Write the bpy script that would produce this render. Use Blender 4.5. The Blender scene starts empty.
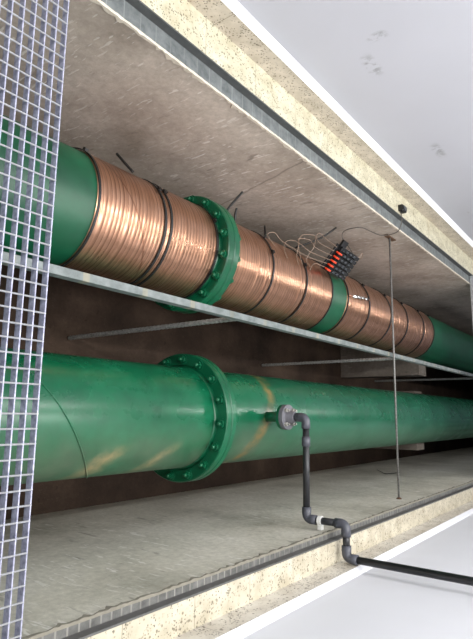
import bpy, bmesh, math, random
from mathutils import Vector, Matrix
random.seed(7)
SC = bpy.context.scene
COL = SC.collection
PI = math.pi

# ------------------------------------------------------------------ helpers
class MB:
    def __init__(s): s.v = []; s.f = []; s.sm = []
    def add(s, v, f, smooth=False):
        n = len(s.v); s.v += [tuple(p) for p in v]
        s.f += [tuple(i + n for i in q) for q in f]; s.sm += [smooth] * len(f)
    def box(s, x0, x1, y0, y1, z0, z1):
        v = [(x, y, z) for z in (z0, z1) for y in (y0, y1) for x in (x0, x1)]
        s.add(v, [(0,2,3,1),(4,5,7,6),(0,1,5,4),(2,6,7,3),(0,4,6,2),(1,3,7,5)])
    def bevbox(s, x0, x1, y0, y1, z0, z1, b):
        bm = bmesh.new(); bmesh.ops.create_cube(bm, size=1)
        for v in bm.verts:
            v.co = Vector(((x0+x1)/2 + v.co.x*(x1-x0), (y0+y1)/2 + v.co.y*(y1-y0), (z0+z1)/2 + v.co.z*(z1-z0)))
        bmesh.ops.bevel(bm, geom=bm.edges[:], offset=b, segments=2, affect='EDGES', profile=.5)
        s.bm(bm)
    def bm(s, bm, smooth=False, M=None):
        bm.verts.index_update()
        vs = [(M @ v.co if M else v.co.copy()) for v in bm.verts]
        s.add(vs, [[v.index for v in f.verts] for f in bm.faces], smooth); bm.free()
    def lathe(s, prof, org, axis='x', seg=64, smooth=True, closed=True):
        """prof: list of (a, r) along the axis"""
        def P(a, r, t):
            c, q = r*math.cos(t), r*math.sin(t)
            d = {'x': (a, c, q), 'y': (c, a, q), 'z': (c, q, a)}[axis]
            return (org[0]+d[0], org[1]+d[1], org[2]+d[2])
        v = [P(a, r, 2*PI*k/seg) for a, r in prof for k in range(seg)]
        f = []
        for i in range(len(prof)-1):
            for k in range(seg):
                a, b = i*seg+k, i*seg+(k+1) % seg
                f.append((a, b, b+seg, a+seg))
        if closed:
            f.append(tuple(range(seg))[::-1]); n = (len(prof)-1)*seg
            f.append(tuple(range(n, n+seg)))
        s.add(v, f, smooth)
    def tube(s, pts, r, seg=10, cap=True, smooth=True):
        pts = [Vector(p) for p in pts]; n = len(pts)
        rr = r if isinstance(r, (list, tuple)) else [r]*n
        T = []
        for i in range(n):
            d = (pts[min(i+1, n-1)] - pts[max(i-1, 0)]); T.append(d.normalized())
        u = T[0].orthogonal().normalized(); v = []
        for i in range(n):
            u = (u - T[i]*u.dot(T[i])).normalized(); w = T[i].cross(u)
            for k in range(seg):
                t = 2*PI*k/seg; v.append(pts[i] + (u*math.cos(t) + w*math.sin(t))*rr[i])
        f = []
        for i in range(n-1):
            for k in range(seg):
                a, b = i*seg+k, i*seg+(k+1) % seg
                f.append((a, b, b+seg, a+seg))
        if cap:
            f.append(tuple(range(seg))[::-1]); f.append(tuple(range((n-1)*seg, n*seg)))
        s.add(v, f, smooth)
    def build(s, name, m, parent=None, bevel=0):
        me = bpy.data.meshes.new(name); me.from_pydata(s.v, [], s.f); me.update()
        for p, q in zip(me.polygons, s.sm): p.use_smooth = q
        bm = bmesh.new(); bm.from_mesh(me); bmesh.ops.recalc_face_normals(bm, faces=bm.faces); bm.to_mesh(me); bm.free()
        me.materials.append(m)
        o = bpy.data.objects.new(name, me); COL.objects.link(o)
        if bevel:
            b = o.modifiers.new('bevel', 'BEVEL'); b.width = bevel; b.segments = 2; b.limit_method = 'ANGLE'
        if parent is not None: attach(o, parent)
        return o

WORLD = {}
def attach(o, parent):
    o.parent = parent
    L = WORLD.get(parent.name, Vector((0, 0, 0)))
    o.matrix_parent_inverse = Matrix.Translation(-L)
    WORLD[o.name] = Vector((0, 0, 0))
def thing(name, label, cat, loc=(0, 0, 0), group=None):
    o = bpy.data.objects.new(name, None); COL.objects.link(o); o.location = loc
    o.empty_display_size = .05; WORLD[o.name] = Vector(loc)
    return tag(o, label, cat, group)
def tag(o, label, cat, group=None):
    o['label'] = label; o['category'] = cat
    if group: o['group'] = group
    return o
def struct(name, mb, m, **k):
    o = mb.build(name, m, **k); o['kind'] = 'structure'; return o
def smooth_path(pts, n=8):
    """Catmull-Rom through pts"""
    P = [Vector(p) for p in pts]; P = [P[0]*2-P[1]] + P + [P[-1]*2-P[-2]]; out = []
    for i in range(1, len(P)-2):
        for k in range(n):
            t = k/n; a, b, c, d = P[i-1], P[i], P[i+1], P[i+2]
            out.append(.5*((2*b) + (c-a)*t + (2*a-5*b+4*c-d)*t*t + (3*b-a-3*c+d)*t**3))
    out.append(P[-2]); return out

# ------------------------------------------------------------------ materials
class N:
    def __init__(s, name):
        s.m = bpy.data.materials.new(name); s.m.use_nodes = True
        s.t = s.m.node_tree; s.b = s.t.nodes['Principled BSDF']
        s.tc = s.t.nodes.new('ShaderNodeTexCoord')
    def n(s, typ, **k):
        o = s.t.nodes.new(typ)
        for a, b in k.items(): setattr(o, a, b)
        return o
    def put(s, sock, val):
        if isinstance(val, bpy.types.NodeSocket): s.t.links.new(val, sock)
        else: sock.default_value = val
    def pos(s, sc=(1,1,1), rot=(0,0,0), loc=(0,0,0)):
        o = s.n('ShaderNodeMapping'); s.put(o.inputs['Vector'], s.tc.outputs['Object'])
        o.inputs['Scale'].default_value = sc; o.inputs['Rotation'].default_value = rot; o.inputs['Location'].default_value = loc
        return o.outputs[0]
    def noise(s, vec, scale=5, detail=4, rough=.55):
        o = s.n('ShaderNodeTexNoise'); s.put(o.inputs['Vector'], vec)
        o.inputs['Scale'].default_value = scale; o.inputs['Detail'].default_value = detail; o.inputs['Roughness'].default_value = rough
        return o.outputs['Fac']
    def ramp(s, fac, stops):
        o = s.n('ShaderNodeValToRGB'); s.put(o.inputs[0], fac); e = o.color_ramp.elements
        for i, (p, c) in enumerate(stops):
            q = e[i] if i < 2 else e.new(p)
            q.position = p; q.color = tuple(c)+(1,) if isinstance(c, (tuple, list)) else (c, c, c, 1)
        return o.outputs[0]
    def mix(s, fac, a, b, mode='MIX'):
        o = s.n('ShaderNodeMix', data_type='RGBA', blend_type=mode)
        s.put(o.inputs[0], fac)
        for k, v in ((6, a), (7, b)): s.put(o.inputs[k], tuple(v)+(1,) if isinstance(v, (tuple, list)) else v)
        return o.outputs[2]
    def math(s, op, a, b=0, c=None):
        o = s.n('ShaderNodeMath', operation=op); s.put(o.inputs[0], a); s.put(o.inputs[1], b)
        if c is not None: s.put(o.inputs[2], c)
        return o.outputs[0]
    def xyz(s):
        o = s.n('ShaderNodeSeparateXYZ'); s.put(o.inputs[0], s.tc.outputs['Object']); return o.outputs
    def band(s, v, lo, hi, soft):
        """1 inside lo..hi"""
        a = s.n('ShaderNodeMapRange', interpolation_type='SMOOTHSTEP'); s.put(a.inputs[0], v); a.inputs[1].default_value = lo-soft; a.inputs[2].default_value = lo+soft
        b = s.n('ShaderNodeMapRange', interpolation_type='SMOOTHSTEP'); s.put(b.inputs[0], v); b.inputs[1].default_value = hi-soft; b.inputs[2].default_value = hi+soft
        b.inputs[3].default_value = 1; b.inputs[4].default_value = 0
        return s.math('MULTIPLY', a.outputs[0], b.outputs[0])
    def bump(s, h, strength=.3, dist=.01):
        o = s.n('ShaderNodeBump'); s.put(o.inputs['Height'], h); o.inputs['Strength'].default_value = strength; o.inputs['Distance'].default_value = dist
        s.t.links.new(o.outputs[0], s.b.inputs['Normal'])
    def fin(s, col=None, rough=.5, metal=0, spec=.5, coat=0):
        if col is not None: s.put(s.b.inputs['Base Color'], tuple(col)+(1,) if isinstance(col, (tuple, list)) else col)
        s.put(s.b.inputs['Roughness'], rough); s.b.inputs['Metallic'].default_value = metal
        s.b.inputs['Specular IOR Level'].default_value = spec; s.b.inputs['Coat Weight'].default_value = coat
        return s.m
def lin(r, g, b): return tuple(((c/255+.055)/1.055)**2.4 if c > 10 else c/255/12.92 for c in (r, g, b))

def mat_concrete(name, c0, c1, c2, streak, streak_amt, joint=None):
    m = N(name)
    base = m.ramp(m.noise(m.pos(), 2.6, 6, .6), [(.3, c0), (.5, c1), (.72, c2)])
    fine = m.ramp(m.noise(m.pos(), 45, 5, .7), [(.3, .78), (.7, 1.08)])
    col = m.mix(1, base, fine, 'MULTIPLY')
    # chisel strokes: short pale marks leaning with the wall
    v = m.pos(sc=(40, 40, 9), rot=(0, math.radians(14), 0))
    st = m.ramp(m.noise(v, 1.6, 2, .5), [(.625, 0.0), (.68, 1.0)])
    patch = m.ramp(m.noise(m.pos(), 1.7, 2), [(.36, 0.0), (.58, 1.0)])
    k = m.math('MULTIPLY', m.math('MULTIPLY', st, patch), streak_amt)
    col = m.mix(k, col, streak)
    dk = m.ramp(m.noise(m.pos(sc=(14, 14, 4), rot=(0, .3, 0), loc=(3, 1, 2)), 1.8, 3), [(.66, 0.0), (.73, .5)])
    col = m.mix(dk, col, tuple(c*.42 for c in c0))
    if joint:
        x, y, z = m.xyz()[:3]
        jl = m.math('ADD', x, m.math('MULTIPLY', z, joint[1]))
        jl = m.math('ADD', jl, m.math('MULTIPLY', m.noise(m.pos(), 9, 3), .03))
        jm = m.band(jl, joint[0]-.004, joint[0]+.004, .006)
        col = m.mix(m.math('MULTIPLY', jm, .6), col, tuple(c*.35 for c in c0))
    m.bump(m.math('ADD', m.noise(m.pos(), 60, 5, .7), m.math('MULTIPLY', st, .6)), .25, .004)
    return m.fin(col, .85, 0, .25)

def mat_terrazzo(name, base, alt, x0, pitch):
    m = N(name)
    b = m.ramp(m.noise(m.pos(), 14, 4), [(.35, alt), (.65, base)])
    vo = m.n('ShaderNodeTexVoronoi'); m.put(vo.inputs['Vector'], m.pos(sc=(1,1,1))); vo.inputs['Scale'].default_value = 75
    mask = m.ramp(m.noise(m.pos(), 42, 3, .6), [(.48, 0.0), (.56, 1.0)])
    spk = m.math('MULTIPLY', m.ramp(vo.outputs['Distance'], [(.22, 1.0), (.4, 0.0)]), mask)
    col = m.mix(m.math('MULTIPLY', spk, .75), b, lin(92, 84, 66))
    vo2 = m.n('ShaderNodeTexVoronoi'); m.put(vo2.inputs['Vector'], m.pos(loc=(4,2,1))); vo2.inputs['Scale'].default_value = 120
    spk2 = m.math('MULTIPLY', m.ramp(vo2.outputs['Distance'], [(.2, 1.0), (.35, 0.0)]), m.ramp(m.noise(m.pos(loc=(2,5,0)), 30, 2), [(.47, 0.0), (.53, 1.0)]))
    col = m.mix(m.math('MULTIPLY', spk2, .8), col, lin(60, 58, 50))
    x = m.xyz()[0]
    fr = m.math('FRACT', m.math('DIVIDE', m.math('SUBTRACT', x, x0-50*pitch), pitch))
    j = m.math('LESS_THAN', fr, .0027/pitch)
    col = m.mix(m.math('MULTIPLY', j, .55), col, lin(90, 84, 70))
    stn = m.ramp(m.noise(m.pos(), 3.1, 4), [(.6, 0.0), (.78, .5)])
    col = m.mix(stn, col, lin(168, 140, 96))
    return m.fin(col, .55, 0, .4)

def mat_paint_white(name, c, spots=()):
    m = N(name)
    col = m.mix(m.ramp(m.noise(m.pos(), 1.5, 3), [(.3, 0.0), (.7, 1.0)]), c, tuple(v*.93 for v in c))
    # scuffs
    sc = m.ramp(m.noise(m.pos(sc=(1, 1, 1.8), loc=(.7, 0, .35)), 7, 4, .7), [(.73, 0.0), (.79, .55)])
    col = m.mix(sc, col, lin(120, 118, 116))
    x, y, z = m.xyz()[:3]
    for sx, sz, w, h in spots:      # hand smudges on the paint
        k = m.math('MULTIPLY', m.band(x, sx-w, sx+w, w*.6), m.band(z, sz-h, sz+h, h*.6))
        k = m.math('MULTIPLY', k, m.ramp(m.noise(m.pos(sc=(1, 1, .7)), 48, 3, .6), [(.44, 0.0), (.6, .55)]))
        col = m.mix(k, col, lin(104, 102, 100))
    m.bump(m.noise(m.pos(), 90, 3), .06, .003)
    return m.fin(col, .6, 0, .3)

def mat_galv(name, base, dark, scale=30, rough=.45, metal=.55):
    m = N(name)
    v = m.pos(sc=(1, 1, 1))
    a = m.noise(v, scale, 5, .65)
    col = m.ramp(a, [(.3, dark), (.7, base)])
    return m.fin(col, m.ramp(a, [(.3, rough+.15), (.7, rough-.1)]), metal, .5)

def mat_seat(name, base, dark, mark, pitch=.033, thin=.1):
    """steel seat with the stained print the grating bars leave every pitch"""
    m = N(name)
    a = m.noise(m.pos(), 22, 5, .65)
    col = m.ramp(a, [(.3, dark), (.7, base)])
    x = m.xyz()[0]
    fr = m.math('FRACT', m.math('DIVIDE', m.math('ADD', x, 20), pitch))
    j = m.math('LESS_THAN', fr, thin)
    amt = m.ramp(m.noise(m.pos(), 4, 2), [(.35, .1), (.65, .75)])
    col = m.mix(m.math('MULTIPLY', j, amt), col, mark)
    return m.fin(col, .6, .25, .4)

def mat_green(name, dust=False, rust_at=None, yc=0, zc=0, dark=1.0, rgh=.33):
    m = N(name)
    c = m.ramp(m.noise(m.pos(), 5, 5, .6), [(.3, lin(5, 70, 46)), (.55, lin(9, 90, 59)), (.75, lin(22, 104, 72))])
    sp = m.ramp(m.noise(m.pos(), 55, 3, .6), [(.68, 0.0), (.74, .7)])
    col = m.mix(sp, c, lin(12, 62, 44))
    rough = rgh
    if dark < 1: col = m.mix(1, col, (dark, dark, dark), 'MULTIPLY')  # shade multiplied into the paint colour
    if dust:
        x, y, z = m.xyz()[:3]
        n1 = m.noise(m.pos(), 4.2, 6, .62)
        # settled dust on the shoulder turned to the trench wall
        side = m.band(y, yc-.30, yc-.075, .085)
        dm = m.math('MULTIPLY', side, m.ramp(n1, [(.28, .15), (.62, .85)]))
        col = m.mix(m.math('MULTIPLY', dm, .62), col, lin(104, 112, 92))
        u = m.math('ADD', m.math('ADD', x, m.math('MULTIPLY', m.math('SUBTRACT', y, yc-.16), -.9)), m.math('MULTIPLY', m.noise(m.pos(), 14, 4), .10))
        pt = m.math('ADD', m.band(u, 1.27, 1.34, .05), m.band(u, 1.56, 1.60, .045))
        pt = m.math('MULTIPLY', m.math('MULTIPLY', pt, m.band(y, yc-.205, yc-.115, .03)), m.ramp(m.noise(m.pos(), 24, 4, .7), [(.3, .3), (.6, 1.0)]))
        col = m.mix(m.math('MULTIPLY', pt, .6), col, lin(172, 146, 104))
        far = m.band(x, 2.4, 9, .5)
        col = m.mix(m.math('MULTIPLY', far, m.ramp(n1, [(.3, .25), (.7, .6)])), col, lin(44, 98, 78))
        rough = m.ramp(m.math('ADD', dm, m.math('MULTIPLY', n1, .3)), [(.1, .24), (.8, .7)])
    if rust_at is not None:
        x, y, z = m.xyz()[:3]
        xx = m.math('ADD', x, m.math('MULTIPLY', m.math('SUBTRACT', y, yc), -.55))
        rb = m.math('MULTIPLY', m.band(xx, rust_at-.03, rust_at+.035, .03), m.ramp(m.noise(m.pos(), 13, 5, .7), [(.4, 0.0), (.68, 1.0)]))
        col = m.mix(m.math('MULTIPLY', rb, .75), col, lin(150, 112, 58))
    m.bump(m.noise(m.pos(), 28, 4), .05, .004)
    return m.fin(col, rough, 0, .5)

def mat_copper(name):
    m = N(name)
    x, y, z = m.xyz()[:3]
    v = m.pos(sc=(48, 2.5, 2.5))
    a = m.noise(v, 1.4, 4, .7)
    col = m.ramp(a, [(.25, lin(160, 118, 94)), (.5, lin(190, 146, 120)), (.78, lin(212, 168, 142))])
    fr = m.math('FRACT', m.math('DIVIDE', m.math('ADD', x, 10.0), .0185))
    g = m.math('ADD', m.math('LESS_THAN', fr, .12), m.math('GREATER_THAN', fr, .97))
    amt = m.ramp(m.noise(m.pos(sc=(30, 2, 2)), 1.0, 3), [(.35, .25), (.65, .85)])
    col = m.mix(m.math('MULTIPLY', g, amt), col, lin(92, 58, 42))
    # patina clouds
    pt = m.ramp(m.noise(m.pos(), 6, 4), [(.45, 0.0), (.75, .45)])
    col = m.mix(pt, col, lin(156, 114, 90))
    # the diagonal step where the turns cross over
    dg = m.math('ADD', x, m.math('MULTIPLY', y, .62))
    dl = m.band(dg, 1.690, 1.697, .004)
    dk = m.band(x, 1.1, 1.39, .01)
    col = m.mix(m.math('MULTIPLY', m.math('MULTIPLY', dl, dk), .6), col, lin(110, 66, 46))
    return m.fin(col, m.ramp(a, [(.3, .36), (.7, .27)]), .95, .5)

def mat_plain(name, c, rough=.5, metal=0, var=.15, spec=.5):
    m = N(name)
    col = m.mix(m.noise(m.pos(), 40, 3), tuple(v*(1-var) for v in c), tuple(min(1, v*(1+var)) for v in c))
    return m.fin(col, rough, metal, spec)

M = {}
M['wall'] = mat_paint_white('white_wall_paint', lin(226, 228, 234))
M['wall_l'] = mat_paint_white('white_wall_paint_dimmed', lin(188, 189, 196), [(1.88, .346, .06, .022), (1.73, .43, .02, .03), (2.75, .346, .07, .02)])  # white paint greyed: the wall's dimmer light is put into its colour
M['lip'] = mat_plain('white_lip_paint', lin(240, 241, 244), .5, 0, .03)
M['ceil'] = mat_plain('ceiling_paint', lin(225, 225, 222), .8, 0, .03)
M['terr_l'] = mat_terrazzo('terrazzo_floor', lin(206, 202, 180), lin(182, 176, 152), .96, .30)
M['terr_r'] = mat_terrazzo('terrazzo_floor_right', lin(202, 195, 176), lin(176, 168, 148), 1.0, .275)
M['skirt'] = mat_terrazzo('terrazzo_skirting', lin(204, 194, 178), lin(180, 170, 154), 1.3, 40)
M['skirt_r'] = mat_terrazzo('pale_skirting', lin(220, 216, 206), lin(198, 192, 180), 1.3, 40)
M['conc_l'] = mat_concrete('trench_concrete_left', lin(148, 136, 124), lin(178, 166, 154), lin(198, 186, 174), lin(222, 216, 208), .7, (2.02, .3))
M['conc_r'] = mat_concrete('trench_concrete_right', lin(168, 166, 153), lin(198, 195, 182), lin(214, 211, 200), lin(228, 226, 220), .7)
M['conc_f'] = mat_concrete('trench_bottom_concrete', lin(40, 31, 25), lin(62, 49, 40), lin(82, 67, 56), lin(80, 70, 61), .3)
M['saddle'] = mat_concrete('saddle_concrete', lin(84, 76, 68), lin(104, 96, 88), lin(124, 116, 108), lin(170, 164, 156), .3)
M['mortar'] = mat_plain('mortar', lin(206, 196, 180), .9, 0, .3)
M['mortar_r'] = mat_plain('mortar_right', lin(128, 124, 112), .9, 0, .3)
M['seat_l'] = mat_seat('steel_seat_left', lin(128, 133, 133), lin(88, 93, 94), lin(150, 154, 154), .066, .06)
M['leg_l'] = mat_plain('steel_leg_dark', lin(84, 86, 86), .6, .3, .3)
M['seat_r'] = mat_seat('steel_seat_right', lin(122, 122, 119), lin(84, 84, 82), lin(166, 164, 157), .033, .16)
M['leg_r'] = mat_plain('steel_leg_grey', lin(96, 96, 95), .6, .3, .3)
M['grate'] = mat_galv('grating_zinc', lin(190, 192, 212), lin(122, 124, 146), 55, .45, .2)
M['cross'] = mat_galv('grating_cross_zinc', lin(206, 208, 210), lin(160, 162, 166), 60, .4, .4)
M['beam'] = mat_seat('beam_zinc', lin(132, 139, 138), lin(92, 100, 100), lin(148, 143, 122), .23, .1)
M['post'] = mat_galv('post_zinc', lin(176, 176, 172), lin(110, 110, 108), 80, .5, .4)
M['rod'] = mat_galv('rod_zinc', lin(146, 145, 142), lin(96, 95, 92), 90, .5, .4)
M['green'] = mat_green('green_enamel')
M['green_up'] = mat_green('green_enamel_shaded', dark=.72, rgh=.42)  # same enamel, darkened to paint in the grating's shadow
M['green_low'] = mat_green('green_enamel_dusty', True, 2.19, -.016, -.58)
M['copper'] = mat_copper('copper_wire')
M['black'] = mat_plain('black_nylon', lin(22, 21, 20), .45, 0, .2)
M['pvc'] = mat_plain('grey_pvc', lin(74, 76, 84), .38, 0, .12)
M['pvc_dark'] = mat_plain('dark_pvc', lin(40, 41, 44), .4, 0, .15)
M['pvc_flange'] = mat_plain('pvc_flange_grey', lin(104, 104, 110), .5, 0, .2)
M['white_pl'] = mat_plain('white_plastic', lin(230, 230, 226), .45, 0, .04)
M['boltsteel'] = mat_plain('bolt_steel', lin(176, 174, 168), .4, .6, .2)
M['chrome'] = mat_plain('bright_steel', lin(225, 225, 225), .18, 1, .05)
M['orange'] = mat_plain('orange_red_plastic', lin(232, 70, 34), .4, 0, .08)
M['board'] = mat_plain('black_board', lin(18, 18, 19), .4, 0, .2)
M['clip'] = mat_plain('dark_grey_plastic', lin(58, 62, 66), .4, 0, .2)
M['wire'] = mat_plain('pale_wire', lin(138, 118, 102), .5, 0, .15)
M['wire_grey'] = mat_plain('grey_cable', lin(96, 92, 86), .6, 0, .15)
M['rust'] = mat_plain('rusty_anchor', lin(96, 72, 54), .8, .2, .3)

# ------------------------------------------------------------------ setting
X0, X1 = -2.6, 14.0
YL, YR = 1.144, -.492           # trench wall faces
WL, WR = 1.385, -.632           # corridor wall faces
FZ = -1.3                       # trench bottom
CZ = 2.6
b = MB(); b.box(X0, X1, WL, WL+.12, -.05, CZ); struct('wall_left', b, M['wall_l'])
b = MB(); b.box(X0, X1, WR-.12, WR, -.05, CZ); struct('wall_right', b, M['wall'])
b = MB(); b.box(X0-.12, X0, WR-.12, WL+.12, FZ, CZ); struct('wall_near', b, M['wall'])
b = MB(); b.box(X1, X1+.12, WR-.12, WL+.12, FZ, CZ); struct('wall_far', b, M['wall'])
b = MB(); b.box(X0, X1, WR-.12, WL+.12, CZ, CZ+.1); struct('ceiling', b, M['ceil'])
b = MB(); b.box(X0, X1, 1.2165, WL+.02, -.05, 0); struct('floor_left', b, M['terr_l'])
b = MB(); b.box(X0, X1, WR-.02, -.5225, -.05, 0); struct('floor_right', b, M['terr_r'])
b = MB(); b.box(X0, X1, 1.357, WL+.005, 0, .092); struct('baseboard_left', b, M['skirt'])
b = MB(); b.box(X0, X1, WR-.005, -.610, 0, .092); struct('baseboard_right', b, M['skirt_r'])
def lip(ya, yb, name, mt):
    b = MB(); v = [(x, y, z) for x in (X0, X1) for y, z in ((ya, .092), (yb, .092), (yb, .118), ((ya+yb)/2, .108))]
    b.add(v, [(0,1,2,3),(7,6,5,4),(0,4,5,1),(1,5,6,2),(2,6,7,3),(3,7,4,0)]); struct(name, b, mt)
lip(1.357, WL+.004, 'trim_1', M['lip']); lip(-.610, WR-.004, 'trim_2', M['wall'])
b = MB(); b.box(X0, X1, YL, YL+.3, FZ-.1, -.034); struct('wall_trench_left', b, M['conc_l'])
b = MB(); b.box(X0, X1, YR-.3, YR, FZ-.1, -.034); struct('wall_trench_right', b, M['conc_r'])
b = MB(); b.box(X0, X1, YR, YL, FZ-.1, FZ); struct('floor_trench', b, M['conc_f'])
# steel angle frames the grating sits in: seat, then the upright leg
b = MB(); b.box(X0, X1, YL+.002, 1.2165, -.034, -.030); struct('trim_3', b, M['seat_l'])
b = MB(); b.box(X0, X1, 1.2105, 1.2165, -.030, .001); struct('trim_4', b, M['leg_l'])
b = MB(); b.box(X0, X1, -.5225, YR-.001, -.034, -.030); struct('trim_5', b, M['seat_r'])
b = MB(); b.box(X0, X1, -.5225, -.5165, -.030, .001); struct('trim_6', b, M['leg_r'])
# broken mortar edge along both trench rims
def rim(y, sgn, name, m, amp):
    b = MB(); xs = []; x = X0
    while x < 9.0:
        xs.append(x); x += random.uniform(.008, .02)
    v = []
    for x in xs:
        q = max(0, random.gauss(.4, .35))*amp; t = max(0, random.gauss(.5, .35))*amp
        v += [(x, y+sgn*.004, -.029+random.uniform(0, .002)), (x, y-sgn*(.001+t*.35), -.0295), (x, y-sgn*(.0015+t*.3), -.034-q), (x, y+sgn*.003, -.036-q)]
    f = []
    for i in range(len(xs)-1):
        for k in range(4):
            a, c = i*4+k, i*4+(k+1) % 4; f.append((a, c, c+4, a+4))
    b.add(v, f); struct(name, b, m)
rim(YL, 1, 'trim_7', M['mortar'], .012)
rim(YR, -1, 'trim_8', M['mortar_r'], .013)

# ------------------------------------------------------------------ gratings
PX, PY = .0294, .03302
def bar_pts(x, b):  # serrated bearing bar running across the trench
    b.box(x-.0017, x+.0017, -.514, 1.208, -.0235, -.0015)
gr = thing('floor_grating', 'galvanized steel bar grating still covering the trench at the left edge of the photo', 'grating', (.40, .35, -.03))
bar0 = None
NB = 36
for k in range(NB):
    x = .7190 - k*PX
    if bar0 is None:
        b = MB(); bar_pts(0, b); bar0 = b.build('bearing_bar', M['grate'], gr, bevel=.0006); o = bar0
    else:
        o = bar0.copy(); COL.objects.link(o)
    o.location = (x, 0, 0)
ys = [1.0179 + PY*j for j in range(5, -47, -1)]
c0 = None
for y in ys:
    if not -.512 < y < 1.206: continue
    if c0 is None:
        b = MB(); b.tube([(.7190-(NB-1)*PX-.004, 0, -.0035), (.7212, 0, -.0035)], .0023, 8); c0 = b.build('cross_bar', M['cross'], gr); o = c0
    else:
        o = c0.copy(); COL.objects.link(o)
    o.location = (0, y, 0)
for yy in (-.5135, 1.2075):   # banding at both ends
    b = MB(); b.box(.7190-(NB-1)*PX-.003, .7208, yy-.002, yy+.002, -.0294, -.0005); b.build('end_band', M['grate'], gr)

g2 = thing('floor_grating', 'far galvanized grating panel whose edge shows at the right side of the photo', 'grating', (5.6, .35, -.03))
XA, XB = 4.85, 13.6
b = MB(); b.box(XA-.002, XA+.002, -.514, 1.208, -.0235, 0); b.build('bearing_bar', M['cross'], g2)
b = MB(); x = XA+PX
while x < XB: b.box(x-.0015, x+.0015, -.512, 1.206, -.0235, -.001); x += PX
for y in ys:
    if -.512 < y < 1.206: b.box(XA, XB, y-.003, y+.003, -.008, 0)
o = b.build('bar_grid', M['grate'], g2); o['kind'] = 'stuff'

# ------------------------------------------------------------------ support beam on posts
bm_ = thing('support_beam', 'long galvanized steel beam running between the two big pipes', 'beam', (3.5, .381, FZ))
b = MB(); b.box(X0+.05, X1-.05, .368, .394, -.185, -.152); b.build('rail', M['beam'], bm_, bevel=.0015)
p0 = None
for x in (1.715, 3.52, 5.75):
    if p0 is None:
        b = MB(); pts = []; z = FZ+.006; rr = []
        while z < -.186:
            pts += [(0, .381, z), (0, .381, z+.012)]; rr += [.0098, .0115]; z += .024
        pts.append((0, .381, -.1855)); rr.append(.010)
        b.tube(pts, rr, 10, smooth=False); p0 = b.build('post', M['post'], bm_)
        o = p0
    else:
        o = p0.copy(); COL.objects.link(o)
    o.location = (x, 0, 0)

# ------------------------------------------------------------------ big pipes
def ring(prof_x0, prof_x1, r_in, r_out, yc, zc, bev=.004):
    b = MB()
    b.lathe([(prof_x0, r_in), (prof_x0, r_out-bev), (prof_x0+bev, r_out), (prof_x1-bev, r_out), (prof_x1, r_out-bev), (prof_x1, r_in)], (0, yc, zc), 'x', 96, False, False)
    return b
bolt_mesh = {}
def bolt_mb():
    """hex head bolt pointing along -x, at the origin"""
    b = MB()
    v = []; r = .0165
    for x in (0, -.014):
        for k in range(6): v.append((x, r*math.cos(k*PI/3), r*math.sin(k*PI/3)))
    b.add(v, [tuple(range(6)), tuple(range(11, 5, -1))] + [(k, (k+1) % 6, 6+(k+1) % 6, 6+k) for k in range(6)])
    b.lathe([(0, .022), (-.003, .022)], (0, 0, 0), 'x', 16, False)
    b.lathe([(-.013, .0085), (-.028, .0085), (-.030, .006)], (0, 0, 0), 'x', 12, True)
    return b
def flange_pair(root, xa, xm, xb, r, R, yc, zc, n, ph, m):
    f1 = ring(xa, xm-.0015, r-.002, R, yc, zc).build('flange', m, root)
    f2 = ring(xm+.0015, xb, r-.002, R, yc, zc).build('flange', m, root)
    g = MB(); g.lathe([(xm-.002, R-.012), (xm+.002, R-.012)], (0, yc, zc), 'x', 64, False); g.build('gasket', M['black'], root)
    rb = (r+R)/2+.004
    for f, xx, s in ((f1, xa, 1), (f2, xb, -1)):
        if 'b' not in bolt_mesh:
            o = bolt_mb().build('bolt', m, f); bolt_mesh['b'] = o.data
            bolt_mesh['first'] = o
        for k in range(n):
            t = ph + 2*PI*k/n
            if bolt_mesh.get('first') is not None and k == 0 and s == 1 and bolt_mesh.get('used') is None:
                o = bolt_mesh['first']; bolt_mesh['used'] = True
            else:
                o = bpy.data.objects.new('bolt', bolt_mesh['b']); COL.objects.link(o); attach(o, f)
            o.location = (xx, yc+rb*math.cos(t), zc+rb*math.sin(t))
            o.rotation_euler = (t, 0, 0 if s == 1 else PI)
    # fillet weld collar between pipe and flange
    w = MB(); w.lathe([(xa-.012, r), (xa-.001, r+.012), (xa, r)], (0, yc, zc), 'x', 64, True, False); w.build('weld_collar', m, root)
    return f1, f2

# lower pipe (runs bare, dusty)
LY, LZ, LR = -.016, -.58, .2205
lp = thing('water_pipe', 'bare dusty green steel pipe without copper, lower of the two, with a side outlet', 'pipe', (3.2, LY, LZ-LR))
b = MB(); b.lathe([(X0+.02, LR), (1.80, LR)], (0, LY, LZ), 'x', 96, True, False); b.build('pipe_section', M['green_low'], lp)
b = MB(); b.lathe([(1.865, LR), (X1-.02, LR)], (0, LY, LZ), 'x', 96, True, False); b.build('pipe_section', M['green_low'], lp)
flange_pair(lp, 1.80, 1.833, 1.865, LR, .283, LY, LZ, 16, .1, M['green'])
def helix(x_at, t0, t1, pitch=1.06, n=60):
    out = []
    for i in range(n+1):
        t = t0 + (t1-t0)*i/n      # t measured from straight up towards -y
        x = x_at + pitch*t/(2*PI)
        out.append((x, LY - (LR+.0006)*math.sin(t), LZ + (LR+.0006)*math.cos(t)))
    return out
b = MB(); b.tube(helix(1.055, -1.9, 1.9), .0030, 8); b.build('weld_seam', M['green_low'], lp)
# outlet stub on top with its own green flange
SX = 2.192
b = MB(); b.lathe([(LZ+LR-.02, .024), (-.272, .024)], (SX, LY+.004, 0), 'z', 28, True); b.build('outlet_stub', M['green'], lp)
b = MB(); b.lathe([(-.276, .02), (-.276, .058), (-.262, .058), (-.262, .02)], (SX, LY+.004, 0), 'z', 36, False); b.build('outlet_flange', M['green'], lp, bevel=.001)

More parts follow.
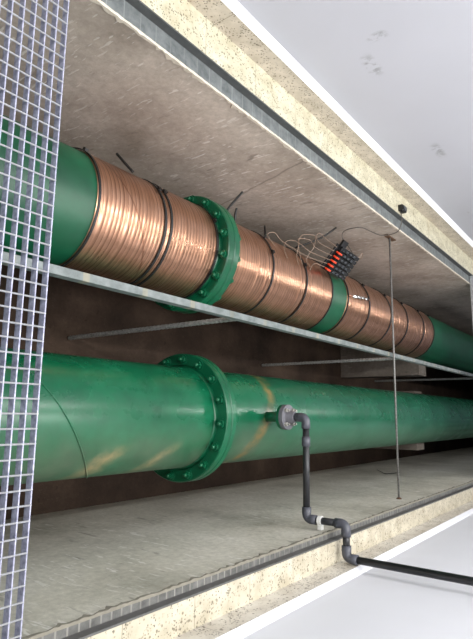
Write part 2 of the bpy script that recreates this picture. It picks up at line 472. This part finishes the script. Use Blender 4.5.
# upper pipe
UY, UZ, UR = .718, -.52, .2165
up = thing('wrapped_pipe', 'green steel pipe wound with copper wire, upper of the two in the photo', 'pipe', (3.2, UY, UZ-UR))
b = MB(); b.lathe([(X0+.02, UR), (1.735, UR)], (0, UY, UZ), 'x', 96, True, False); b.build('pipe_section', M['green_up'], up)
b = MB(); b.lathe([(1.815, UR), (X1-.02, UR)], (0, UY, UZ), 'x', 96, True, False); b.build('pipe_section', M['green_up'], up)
flange_pair(up, 1.735, 1.776, 1.815, UR, .268, UY, UZ, 16, .2, M['green'])

# copper windings: every turn is a ridge
def winding(xa, xb, label):
    b = MB(); prof = [(xa, UR+.0006)]; p = .0185; x = math.ceil((xa+10)/.0185)*.0185-10; i = 0
    while x + p < xb:
        j = random.uniform(-.0004, .0004)
        prof += [(x+.0006, UR+.0042+j), (x+p*.3, UR+.0050+j), (x+p*.7, UR+.0050+j), (x+p-.0006, UR+.0042+j)]
        x += p
    prof.append((x, UR+.0006))
    b.lathe(prof, (0, UY, UZ), 'x', 96, True, False)
    return tag(b.build('copper_winding', M['copper']), label, 'copper coil', 'copper wire windings on the upper pipe')
winding(1.078, 1.719, 'copper wire winding at left, between the bare green end and the flange')
winding(1.822, 2.785, 'copper wire winding in the middle, just right of the green flange')
winding(2.982, 4.68, 'copper wire winding farthest right, beyond the narrow bare green ring')

# black nylon ties round the windings, with the cut tail sticking out
TR = UR+.0078
def tie(x, w, label, tail=None, head=.9):
    root = thing('cable_tie', label, 'cable tie', (x, UY, UZ-TR), 'black ties around the copper windings')
    b = MB()
    b.lathe([(x-w/2, TR-.0015), (x-w/2, TR+.0016), (x+w/2, TR+.0016), (x+w/2, TR-.0015)], (0, UY, UZ), 'x', 80, False, False)
    b.build('strap', M['black'], root)
    b = MB(); c = math.cos(head); s_ = math.sin(head)
    M4 = Matrix.Translation((x, UY+TR*c, UZ+TR*s_)) @ Matrix.Rotation(head-PI/2, 4, 'X')
    bm = bmesh.new(); bmesh.ops.create_cube(bm, size=1)
    for v in bm.verts: v.co = Vector((v.co.x*(w+.005), v.co.y*.016, v.co.z*.009+.0068))
    b.bm(bm, M=M4); b.build('lock_head', M['black'], root)
    if tail:
        b = MB(); P = smooth_path(tail, 5); b.tube(P, [.0055]*(len(P)-1)+[.004], 6); b.build('tail', M['black'], root)
    return root
tie(1.083, .009, 'black tie at the left end of the first copper winding, next to bare green pipe', None, .6)
tie(1.398, .011, 'left one of the close pair of black ties on the first copper winding')
tie(1.430, .011, 'right one of the close pair of black ties on the first copper winding')
tie(1.711, .012, 'black tie pressed against the left face of the upper green flange', None, 1.1)
tie(2.15, .012, 'black tie on the middle copper winding, first one right of the flange', [(2.150, .875, -.352), (2.17, .905, -.362), (2.199, .955, -.385)], 1.25)
tie(2.48, .012, 'black tie on the middle copper winding, second one right of the flange', None, 1.2)
tie(2.780, .010, 'thin black tie at the left rim of the narrow bare green ring')
tie(2.988, .010, 'thin black tie at the right rim of the narrow bare green ring')
tie(3.31, .018, 'broad dark tie on the far copper winding, just right of the bright metal clamp')
tie(3.69, .018, 'dark tie on far copper winding, fourth from right end, left of rod')
tie(4.03, .018, 'dark tie on far copper winding, third from right end, right of rod')
tie(4.41, .018, 'dark tie on the far copper winding, second from its right end')
tie(4.672, .012, 'dark tie at the right end of the copper, where bare green pipe starts again')

for pts, lab in (([(2.575, .945, -.425), (2.635, .98, -.36), (2.69, 1.02, -.305), (2.735, 1.075, -.245)], 'long stiff dark wire end rising behind the pale wires left of the terminal block'),
                 ([(1.30, .905, -.385), (1.284, .94, -.412), (1.268, .985, -.447)], 'short dark wire end sticking up behind the first copper winding'),
                 ([(1.872, .915, -.385), (1.886, .955, -.37), (1.905, 1.02, -.31)], 'stiff dark wire end just right of the upper green flange, the longer one'),
                 ([(1.955, .91, -.39), (1.945, .94, -.382), (1.94, .965, -.37)], 'very short dark wire end right of the upper green flange')):
    b = MB(); b.tube(smooth_path(pts, 5), .0055, 6); tag(b.build('loose_wire', M['black']), lab, 'wire')
# bright screw clamp lying on the winding
cl = thing('wire_clamp', 'small shiny metal wire clamp on the copper beside the bare green ring', 'clamp', (3.14, .735, UZ+TR))
t = math.radians(86)
def on_pipe(x, deg, h=0):
    a = math.radians(deg); return Vector((x, UY+(TR+h)*math.cos(a), UZ+(TR+h)*math.sin(a)))
b = MB(); b.tube([on_pipe(3.03, 88, .008), on_pipe(3.25, 83, .008)], .010, 12); b.build('sleeve', M['chrome'], cl)
for x, d in ((3.09, 87), (3.15, 86), (3.21, 85)):
    b = MB(); b.tube([on_pipe(x, d, .012), on_pipe(x, d, .026)], .009, 8); b.build('screw', M['chrome'], cl)
b = MB(); b.tube(smooth_path([on_pipe(2.985, 89, .004), on_pipe(3.03, 88, .008)]), .005, 8); b.tube(smooth_path([on_pipe(3.25, 83, .008), on_pipe(3.30, 82, .003)]), .005, 8)
b.build('wire_end', M['copper'], cl)

# ------------------------------------------------------------------ concrete saddles
def saddle(x, yc, zc, r, ya, yb, label):
    """block with a half-round bed for the pipe"""
    b = MB(); t = .2; R_ = r+.003; zt = zc-.004
    top = [(ya, zt), (yc-R_-.001, zt)] + [(yc+R_*math.cos(PI+PI*i/40), zc+R_*math.sin(PI+PI*i/40)-.004) for i in range(1, 40)] + [(yc+R_+.001, zt), (yb, zt)]
    m = len(top); v = [(xx, y, z) for xx in (x, x+t) for y, z in top] + [(xx, y, FZ) for xx in (x, x+t) for y, z in top]
    f = []
    for i in range(m-1):
        f += [(i, i+1, 2*m+i+1, 2*m+i), (m+i, 3*m+i, 3*m+i+1, m+i+1), (i, m+i, m+i+1, i+1)]
    f += [(0, 2*m, 3*m, m), (m-1, 2*m-1, 4*m-1, 3*m-1)]
    b.add(v, f)
    return tag(b.build('pipe_saddle', M['saddle']), label, 'pipe support')
saddle(4.95, LY, LZ, LR, LY-.285, LY+.245, 'concrete saddle block carrying the lower green pipe, seen far right')
saddle(4.92, UY, UZ, UR, .37, UY+.26, 'concrete saddle block carrying the copper-wound pipe, seen below the beam far right')

# ------------------------------------------------------------------ grey PVC drain line
dp = thing('drain_pipe', 'dark grey plastic drain line with elbows from lower green pipe to white wall', 'pipe', (SX, -.45, -.15))
PR = .0152
FY = LY+.004
z0, y1, z2, y3 = -.149, -.453, .040, -.588
b = MB(); b.lathe([(-.262, .02), (-.262, .058), (-.240, .058), (-.240, .034), (-.222, .028), (-.205, .024), (-.205, .015)], (SX, FY, 0), 'z', 40, False); fl = b.build('pipe_flange', M['pvc_flange'], dp, bevel=.0015)
b0 = None
for k in range(4):
    a = PI/4 + k*PI/2
    if b0 is None:
        b = MB(); b.lathe([(-.240, .010), (-.228, .010), (-.226, .007)], (0, 0, 0), 'z', 6, False); b.lathe([(-.228, .005), (-.216, .005)], (0, 0, 0), 'z', 8, False); b0 = b.build('bolt', M['boltsteel'], fl); o = b0
    else:
        o = b0.copy(); COL.objects.link(o)
    o.location = (SX+.044*math.cos(a), FY+.044*math.sin(a), 0)
def seg(a, c, name, m): 
    b = MB(); b.tube([a, c], PR, 20); return b.build(name, m, dp)
seg((SX, FY, -.215), (SX, FY, z0-.03), 'pipe_run', M['pvc'])
seg((SX, FY-.03, z0), (SX, y1+.03, z0), 'pipe_run', M['pvc_dark'])
seg((SX, y1, z0+.03), (SX, y1, z2-.03), 'pipe_run', M['pvc_dark'])
seg((SX, y1-.03, z2), (SX, y3+.03, z2), 'pipe_run', M['pvc_dark'])
seg((SX, y3, z2+.03), (SX, y3, 2.2), 'riser', M['pvc_dark'])
def elbow(c, d1, d2):
    """socket elbow at c opening towards d1 and d2"""
    c, d1, d2 = Vector(c), Vector(d1), Vector(d2); L = .050; k = .022
    pts = [c+d1*L, c+d1*(L-.0005)]
    rr = [PR+.0005, PR+.0052]
    pts.append(c+d1*(k+.004)); rr.append(PR+.0052)
    for i in range(1, 10):
        t = i/10*PI/2
        pts.append(c + d1*k*(1-math.sin(t)) + d2*k*(1-math.cos(t))); rr.append(PR+.0047)
    pts += [c+d2*(k+.004), c+d2*(L-.0005), c+d2*L]; rr += [PR+.0052, PR+.0052, PR+.0005]
    b = MB(); b.tube(pts, rr, 24); return b.build('elbow', M['pvc'], dp)
elbow((SX, FY, z0), (0, 0, -1), (0, -1, 0))
elbow((SX, y1, z0), (0, 1, 0), (0, 0, 1))
elbow((SX, y1, z2), (0, 0, -1), (0, -1, 0))
elbow((SX, y3, z2), (0, 1, 0), (0, 0, 1))
b = MB(); b.tube([(SX, FY-.085, z0), (SX, FY-.086, z0), (SX, FY-.128, z0), (SX, FY-.129, z0)], [PR, PR+.0045, PR+.0045, PR], 24); b.build('coupling', M['pvc'], dp)
# white clip holding it to the trench wall
pc = thing('pipe_clip', 'white plastic clip holding the dark drain pipe to the lower trench wall', 'clip', (SX, YR, z0+.068))
zc = z0+.068
b = MB(); v = []
for zz in (zc-.009, zc+.009):
    for rr in (PR+.0003, PR+.0045):
        for i in range(25):
            a = math.radians(-30) + math.radians(300)*i/24 - PI/2 + math.radians(60)
            v.append((SX+rr*math.cos(a), y1+rr*math.sin(a), zz))
n = 25
f = []
for i in range(n-1):
    f += [(i, i+1, n+i+1, n+i), (2*n+i, 3*n+i, 3*n+i+1, 2*n+i+1), (i, 2*n+i, 2*n+i+1, i+1), (n+i, n+i+1, 3*n+i+1, 3*n+i)]
f += [(0, n, 3*n, 2*n), (n-1, 3*n-1, 4*n-1, 2*n-1)]
b.add(v, f); b.build('jaw', M['white_pl'], pc)
b = MB(); b.bevbox(SX-.012, SX+.012, YR+.0005, y1-PR-.002, zc-.010, zc+.010, .002); b.build('clip_base', M['white_pl'], pc)

# ------------------------------------------------------------------ rod across the trench
rd = thing('tie_rod', 'thin steel rod spanning the trench upright across the photo in front of the beam', 'rod', (3.283, .33, -.137))
b = MB(); b.tube([(3.268, YL+.004, -.130), (3.2976, YR-.004, -.143)], .0062, 12); b.build('bar', M['rod'], rd)
b = MB(); b.box(3.20, 3.345, YL-.008, YL+.002, -.145, -.116); b.build('anchor_plate', M['rust'], rd, bevel=.002)
b = MB(); b.lathe([(YR-.002, .016), (YR+.004, .016), (YR+.010, .008)], (3.2976, 0, -.143), 'y', 14, False); b.build('anchor_nut', M['rust'], rd)

# ------------------------------------------------------------------ terminal block, wires, sensor
C = Vector((0, 0, 1.1))
FPX = 538.785
RW = ((0.6002307531418418, 0.013259642433099404, 0.7997169654729875), (0.14584789932071146, -0.984913190226344, -0.09313644819242921), (0.7864168317416107, 0.1725403999088671, -0.5931090769435039))
B1 = Vector((2.6764, .8379, -.3236)); B2 = Vector((2.9201, .8167, -.3118))
T1 = Vector((2.6821, .9633, -.2165))
ux = (B2-B1); W = ux.length; ux.normalize(); uy = (T1-B1); uy = (uy-ux*uy.dot(ux)); HH = .165; uy.normalize(); uz = ux.cross(uy)
tb = thing('terminal_block', 'black terminal block with a row of orange-red levers beside the copper pipe', 'terminal block', B1)
BM = Matrix(((ux.x, uy.x, uz.x, B1.x), (ux.y, uy.y, uz.y, B1.y), (ux.z, uy.z, uz.z, B1.z), (0, 0, 0, 1)))
def lbox(mb, a0, a1, b0, b1, c0, c1, bev=.002):
    bm = bmesh.new(); bmesh.ops.create_cube(bm, size=1)
    for v in bm.verts: v.co = Vector(((a0+a1)/2+v.co.x*(a1-a0), (b0+b1)/2+v.co.y*(b1-b0), (c0+c1)/2+v.co.z*(c1-c0)))
    bmesh.ops.bevel(bm, geom=bm.edges[:], offset=bev, segments=1, affect='EDGES')
    mb.bm(bm, M=BM)
b = MB(); lbox(b, 0, W, 0, HH, 0, .012); b.build('base_board', M['board'], tb)
nr = 6
for i in range(nr):
    y0_, y1_ = HH*(i+.08)/nr, HH*(i+.92)/nr
    b = MB(); lbox(b, .03, W-.012, y0_, y1_, .012, .034); mod = b.build('terminal', M['board'], tb)
    if i < 5:
        b = MB(); lbox(b, .012, .050, y0_+.006, y1_-.007, .020, .046, .003); b.build('lever', M['orange'], mod)
    for a in (.078, .118, .158):
        b = MB(); lbox(b, a, a+.022, y0_+.006, y1_-.006, .032, .041, .002); b.build('clamp_button', M['clip'], mod)
b = MB(); lbox(b, W-.012, W+.008, .0, HH*.92, -.004, .010); b.build('end_strip', M['boltsteel'], tb)
b = MB(); lbox(b, .02, .07, HH-.004, HH+.035, .004, .022); b.build('end_lug', M['board'], tb)

def bl(a, c, d): return BM @ Vector((a, c, d))
def hug(x, y, h):
    return (x, y, UZ + math.sqrt((UR+.0056)**2 - (min(y, .90)-UY)**2) + h)
wires = [
    [bl(-.003, .040, .03), (2.60, .878, -.345), (2.45, .897, -.366), (2.33, .912, -.369), (2.24, .925, -.352), (2.19, .90, -.362), hug(2.205, .84, .008)],
    [bl(-.003, .066, .035), (2.60, .908, -.338), (2.50, .928, -.345), (2.42, .932, -.350), (2.34, .90, -.346), hug(2.29, .84, .012), hug(2.28, .79, .010)],
    [bl(-.003, .09, .025), (2.62, .935, -.318), (2.55, .962, -.318), (2.475, .955, -.345), (2.42, .905, -.312), hug(2.40, .83, .014), hug(2.39, .78, .01)],
    [bl(-.003, .12, .02), (2.63, .962, -.298), (2.57, .99, -.30), (2.50, .982, -.333), (2.455, .925, -.335), hug(2.437, .84, .020), hug(2.43, .79, .012)],
    [bl(-.003, .015, .03), hug(2.62, .845, .018), hug(2.55, .815, .016), hug(2.505, .775, .012)],
    [bl(-.003, .145, .02), (2.65, .99, -.272), (2.60, 1.01, -.283), (2.575, .985, -.29), (2.545, .915, -.29), hug(2.528, .85, .014), hug(2.52, .80, .012)],
]
wl = ['pale wire from the terminal block running farthest left over the pipe', 'pale wire making the second longest loop left of the terminal block', 'pale wire looping high between terminal block and trench wall',
      'pale wire making a short loop just left of the orange levers', 'pale wire lying lowest on the copper left of the terminal block', 'pale wire leaving the topmost corner of the terminal block']
for w, l in zip(wires, wl):
    b = MB(); b.tube(smooth_path(w, 8), .0020, 6); tag(b.build('connecting_wire', M['wire']), l, 'wire', 'pale wires at the terminal block')
# grey cable: terminal block - up the trench wall - over the rim - sensor
b = MB(); b.tube(smooth_path([bl(W+.012, .14, .012), (2.985, 1.03, -.285), (2.99, 1.10, -.33), (2.965, 1.134, -.298), (2.975, 1.136, -.20), (3.09, 1.136, -.175), (3.165, 1.132, -.152), (3.185, 1.130, -.10), (3.165, 1.132, -.04), (3.15, 1.16, -.012), (3.13, 1.20, .004), (3.10, 1.225, .012), (3.10, 1.232, .013)], 8), .0028, 6)
tag(b.build('signal_cable', M['wire_grey']), 'thin grey cable climbing the trench wall from terminal block to small black sensor', 'cable')
b = MB(); b.tube(smooth_path([bl(W+.012, .06, .012), (2.985, .93, -.25), (3.00, .95, -.21), (2.985, .975, -.20), bl(W+.012, .10, .014)], 8), .0024, 6)
tag(b.build('connecting_wire', M['wire']), 'small pale wire loop at the right edge of the terminal block', 'wire', 'pale wires at the terminal block')
sb = thing('sensor_box', 'small black sensor box on the terrazzo strip at the upper trench rim', 'sensor', (3.11, 1.25, 0))
b = MB(); b.bevbox(3.08, 3.15, 1.234, 1.272, 0, .030, .004); b.build('housing', M['black'], sb)
b = MB(); b.bevbox(3.09, 3.14, 1.240, 1.266, .030, .036, .002); b.build('cover', M['clip'], sb)
b = MB(); b.tube([(3.10, 1.234, .014), (3.10, 1.222, .012)], .006, 10); b.build('cable_gland', M['black'], sb)
# loose wire on the lower trench wall
b = MB(); b.tube(smooth_path([(4.79, YR+.012, -.90), (4.66, YR+.007, -.80), (4.575, YR+.006, -.735), (4.65, YR+.006, -.70), (4.74, YR+.008, -.675)], 8), .003, 6)
tag(b.build('loose_wire', M['black']), 'dark wire lying bent on the lower trench wall, left of the rod foot', 'wire')

# ------------------------------------------------------------------ light
def area(name, loc, sx, sy, e, col=(1, 1, 1), rot=(0, 0, 0)):
    l = bpy.data.lights.new(name, 'AREA'); l.shape = 'RECTANGLE'; l.size = sx; l.size_y = sy; l.energy = e; l.color = col
    o = bpy.data.objects.new(name, l); COL.objects.link(o); o.location = loc; o.rotation_euler = rot
    return o
area('ceiling_tube_light', (-.75, .95, 2.5), 1.4, .12, 62, (1, .985, .96))
area('ceiling_tube_light', (2.6, .95, 2.5), 1.25, .12, 30, (1, .985, .96))
area('ceiling_tube_light', (6.2, .80, 2.5), 2.4, .06, 46, (1, .985, .96))
area('added_fill_light', (1.6, -.15, 2.55), 3.2, .6, 78, (1, .98, .96))  # soft fill added to brighten the left trench wall, no real fitting
w = bpy.data.worlds.new('world'); SC.world = w; w.use_nodes = True
w.node_tree.nodes['Background'].inputs[0].default_value = (.8, .85, .9, 1); w.node_tree.nodes['Background'].inputs[1].default_value = .2

# ------------------------------------------------------------------ camera
cd = bpy.data.cameras.new('camera'); cam = bpy.data.objects.new('camera', cd); COL.objects.link(cam)
cd.sensor_fit = 'VERTICAL'; cd.sensor_height = 36; cd.sensor_width = 36; cd.lens = FPX/639*36; cd.clip_start = .02
r0, r1, r2 = (Vector(r) for r in RW)
cam.matrix_world = Matrix(((r0.x, -r1.x, -r2.x, 0), (r0.y, -r1.y, -r2.y, 0), (r0.z, -r1.z, -r2.z, 1.1), (0, 0, 0, 1)))
SC.camera = cam
SC.view_settings.view_transform = 'Standard'
SC.view_settings.look = 'None'
SC.view_settings.exposure = 0.0
